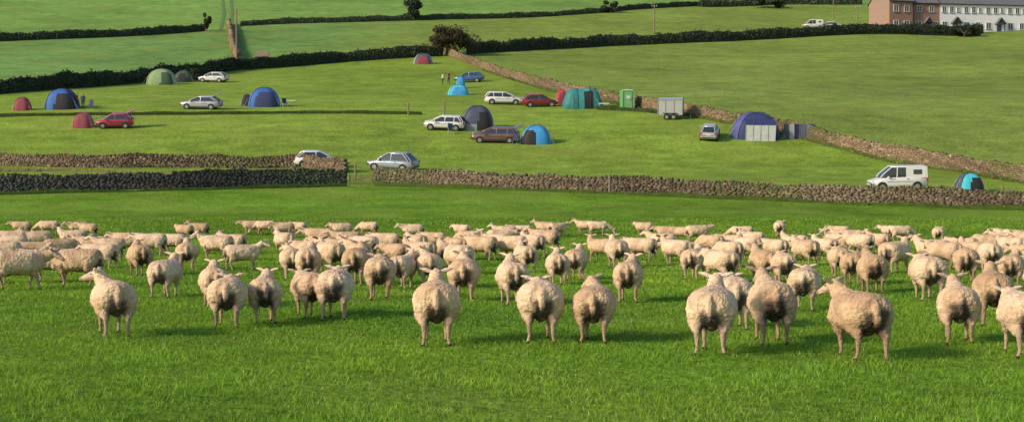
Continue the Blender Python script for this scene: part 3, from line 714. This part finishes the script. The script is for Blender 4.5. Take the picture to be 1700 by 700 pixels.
# ------------------------------------------------------------------ houses
def house(name,L,D,eav,rid,wallm,roofm,rz,bays,chim=(),porch=(),base=None,sc=1.0):
    e=bpy.data.objects.new(name,None); e.location=base; e.rotation_euler=(0,0,rz); e.scale=(sc,)*3; link(e)
    b1=B()
    vs=[(0,0,-3),(L,0,-3),(L,D,-3),(0,D,-3),(0,0,eav),(L,0,eav),(L,D,eav),(0,D,eav),(0,D/2,rid),(L,D/2,rid)]
    b1.add(vs,[(0,1,5,4),(2,3,7,6),(0,4,8,7,3),(1,2,6,9,5)],wallm); b1.obj('walls',parent=e)
    b2=B(); th=.14; ov=.35; sl=(rid-eav)/(D/2)
    for sgn,y0 in((1,-ov),(-1,D+ov)):
        z0=eav-ov*sl+.02
        a=[(-.25,y0,z0),(L+.25,y0,z0),(L+.25,D/2,rid+.02),(-.25,D/2,rid+.02)]
        q=a+[(x,y,z+th) for x,y,z in a]
        b2.add(q,[(3,2,1,0),(4,5,6,7),(0,1,5,4),(1,2,6,5),(2,3,7,6),(3,0,4,7)],roofm)
    b2.tube((-.25,D/2,rid+.15),(L+.25,D/2,rid+.15),.12,.12,roofm,6); b2.tube((-.2,-ov-.05,eav-.2),(L+.2,-ov-.05,eav-.2),.07,.07,M['black'],6)
    b2.obj('roof',parent=e)
    b3=B()
    for x in chim:
        b3.box((x,D/2,rid+.6),(1.1,.7,1.8),M['brick']); b3.box((x,D/2,rid+1.55),(1.25,.85,.12),M['brick'])
        for k in(-.3,.3): b3.tube((x+k,D/2,rid+1.6),(x+k,D/2,rid+2.0),.13,.1,M['brick'],8)
    if chim: b3.obj('chimney',parent=e)
    b4=B()
    for (x,z,w,h) in bays:
        b4.box((x,-.01,z),(w,.06,h),M['window']); 
        for s in(-1,1): b4.box((x+s*(w/2),-.03,z),(.07,.12,h+.07),M['frame']); b4.box((x,-.032,z+s*h/2),(w+.06,.12,.07),M['frame'])
        b4.box((x,-.045,z),(.05,.05,h),M['frame']); b4.box((x,-.09,z-h/2-.08),(w+.25,.2,.08),M['slate'])
    b4.obj('windows',parent=e)
    b5=B()
    for (x,w,h) in porch:
        b5.box((x,-.02,h*.4),(.95,.08,h*.8),paint('door_blue',(.03,.05,.12)))
        for s in(-1,1): b5.box((x+s*w*.42,-.9,h*.4),(.12,.12,h*.85),M['black'])
        for s in(-1,1):
            q=[(x+s*w*.6,-1.15,h*.78),(x,-1.15,h*1.25),(x,.05,h*1.25),(x+s*w*.6,.05,h*.78)]; q=q+[(a,b_,c+.1) for a,b_,c in q]
            b5.add(q,[(3,2,1,0),(4,5,6,7),(0,1,5,4),(1,2,6,5),(2,3,7,6),(3,0,4,7)],M['slate'])
        b5.add([(x-w*.5,-1.0,h*.85),(x+w*.5,-1.0,h*.85),(x,-1.0,h*1.22)],[(0,1,2)],M['black'])
    if porch: b5.obj('porch',parent=e)
    return e
rzh=R(9); HS=1.25
g0=G(1476,54)
house('brick_house',4.9,7.4,6.0,8.6,M['brick'],M['slate'],R(16),[(1.4,4.5,1.0,1.2),(3.6,4.5,1.0,1.2),(1.4,1.6,1.0,1.3),(3.6,1.6,1.1,1.3)],(2.5,),(),base=g0,sc=HS)
along=Vector((math.cos(rzh),math.sin(rzh),0))
g1=g0+Vector((6.4,3.0,.2))
house('brick_cottage',5.2,6,5.7,8.0,M['brick'],M['slate'],rzh,[(1.2,4.5,.9,1.1),(3.6,4.5,.9,1.1),(1.0,1.6,1.1,1.2),(4.3,1.6,.9,1.2)],(5,),[(2.7,1.4,2.3)],base=g1,sc=HS)
wb=[];wp=[]
for k in range(6):
    o_=k*4.4
    wb+=[(o_+.9,4.5,.8,1.1),(o_+2.4,4.5,.8,1.1),(o_+3.7,4.5,.6,.9),(o_+1.0,1.6,1.0,1.2)]
    if k%2==0: wp+=[(o_+3.1,1.6,2.4)]
    else: wb+=[(o_+3.3,1.6,.9,1.2)]
house('white_terraced_cottages',26.6,6,5.7,8.0,M['white'],M['slate'],rzh,wb,(4.4,8.8,13.2,17.6,22),wp,base=g1+along*(5.22*HS),sc=HS)
# ------------------------------------------------------------------ people
def person(u,v,rz,top,leg,pose=0):
    J=[(0,0,.95),(0,0,1.15),(0,.0,1.38),(0,0,1.5),(0,.01,1.60),(0,.01,1.70),
       (.18,0,1.40),(.24,.02,1.12),(.22,-.14 if pose else .03,.90),(-.18,0,1.40),(-.24,.02,1.12),(-.22,-.2 if pose else .03,.95 if pose else .88),
       (.10,0,.90),(.12,-.03,.50),(.12,.02,.08),(.12,-.12,.03),(-.10,0,.90),(-.12,.04,.50),(-.12,.10,.08),(-.12,-.03,.03)]
    E=[(0,1),(1,2),(2,3),(3,4),(4,5),(2,6),(6,7),(7,8),(2,9),(9,10),(10,11),(0,12),(12,13),(13,14),(14,15),(0,16),(16,17),(17,18),(18,19)]
    Rr=[.15,.14,.15,.06,.09,.08,.07,.05,.04,.07,.05,.04,.10,.065,.045,.04,.10,.065,.045,.04]
    me=bpy.data.meshes.new('p'); me.from_pydata(J,E,[]); o=bpy.data.objects.new('p',me); scene.collection.objects.link(o)
    o.modifiers.new('k','SKIN'); sv=me.skin_vertices[0].data
    for i,r in enumerate(Rr): sv[i].radius=(r,r*.8 if i<3 else r)
    sv[0].use_root=True
    s=o.modifiers.new('s','SUBSURF'); s.levels=2
    dg=bpy.context.evaluated_depsgraph_get(); m2=bpy.data.meshes.new_from_object(o.evaluated_get(dg)); bpy.data.objects.remove(o)
    V=np.empty(len(m2.vertices)*3,np.float32); m2.vertices.foreach_get('co',V); V=V.reshape(-1,3)
    C=np.tile(np.array(leg),(len(V),1)); C[V[:,2]>.93]=top; arm=(np.abs(V[:,0])>.19)&(V[:,2]<1.0)&(V[:,2]>.7); C[arm]=(.45,.28,.2)
    C[V[:,2]>1.49]=(.45,.28,.2); C[(V[:,2]>1.64)|((V[:,2]>1.52)&(V[:,1]>.04))]=(.05,.03,.02); C[V[:,2]<.09]=(.04,.04,.04)
    ca=m2.color_attributes.new('Col','FLOAT_COLOR','POINT'); cc=np.ones((len(V),4),np.float32); cc[:,:3]=C; ca.data.foreach_set('color',cc.ravel())
    m2.materials.clear(); m2.materials.append(pm); m2.polygons.foreach_set('use_smooth',np.ones(len(m2.polygons),bool))
    q=bpy.data.objects.new('camper_person',m2); q.location=G(u,v); q.rotation_euler=(0,0,rz); link(q)
pm=vcol('clothes_and_skin',.85,.1,8,0)
person(138,181,0,(.05,.06,.12),(.03,.03,.05)); person(745,139,1,(.35,.10,.08),(.05,.06,.10),1); person(735,141,2,(.5,.45,.4),(.04,.04,.05))
person(128,180,1.5,(.3,.05,.06),(.05,.05,.07),1)
def _table(bb):
    bb.box((0,0,.7),(1.2,.6,.04),M['frame']); 
    for sx in(-1,1):
        bb.tube((sx*.5,-.25,0),(sx*.5,.25,.68),.02,.02,M['hub'],6); bb.tube((sx*.5,.25,0),(sx*.5,-.25,.68),.02,.02,M['hub'],6)
def _chair(bb):
    bb.box((0,0,.42),(.5,.45,.04),navy); bb.box((0,.24,.72),(.5,.04,.6),navy)
    for sx in(-1,1):
        bb.tube((sx*.24,-.22,0),(sx*.24,.24,.6),.015,.015,M['hub'],6); bb.tube((sx*.24,.22,0),(sx*.24,-.22,.6),.015,.015,M['hub'],6)
for nm,u,v,fn,r in(('camping_table',483,177,_table,0),('camping_chair',473,178,_chair,.5),('camping_table',1003,182,_table,0),('camping_chair',150,181,_chair,-.5),('camping_chair',855,240,_chair,-.5),('camping_chair',858,236,_chair,.9),('camping_chair',748,222,_chair,.2)): prop(nm,u,v,fn,r,1.0)
# ------------------------------------------------------------------ light
az=Vector((-.88,-.48,0)).normalized(); el=R(25)
sd=Vector((az.x*math.cos(el),az.y*math.cos(el),math.sin(el)))
sl=bpy.data.lights.new('sun','SUN'); sl.energy=4.0; sl.angle=R(10); sl.color=(1,.80,.56)
so=bpy.data.objects.new('sun',sl); so.rotation_euler=(-sd).to_track_quat('-Z','Y').to_euler(); link(so)
w=bpy.data.worlds.new('World'); scene.world=w; w.use_nodes=True; nt=w.node_tree
sk=nt.nodes.new('ShaderNodeTexSky'); sk.sky_type='NISHITA'; sk.sun_disc=False; sk.sun_elevation=el; sk.sun_rotation=math.atan2(az.x,az.y)%(2*math.pi)
bg=nt.nodes['Background']; bg.inputs['Strength'].default_value=.15; nt.links.new(sk.outputs[0],bg.inputs['Color'])
cam=bpy.data.cameras.new('camera'); cam.sensor_width=36; cam.lens=F/1700*36; cam.clip_end=6000; cam.clip_start=.1
co=bpy.data.objects.new('camera',cam); co.location=(0,0,EYE); co.rotation_euler=(R(90)-math.atan(15/F),0,0); link(co)
scene.camera=co
scene.view_settings.view_transform='Standard'; scene.view_settings.look='None'; scene.view_settings.exposure=0
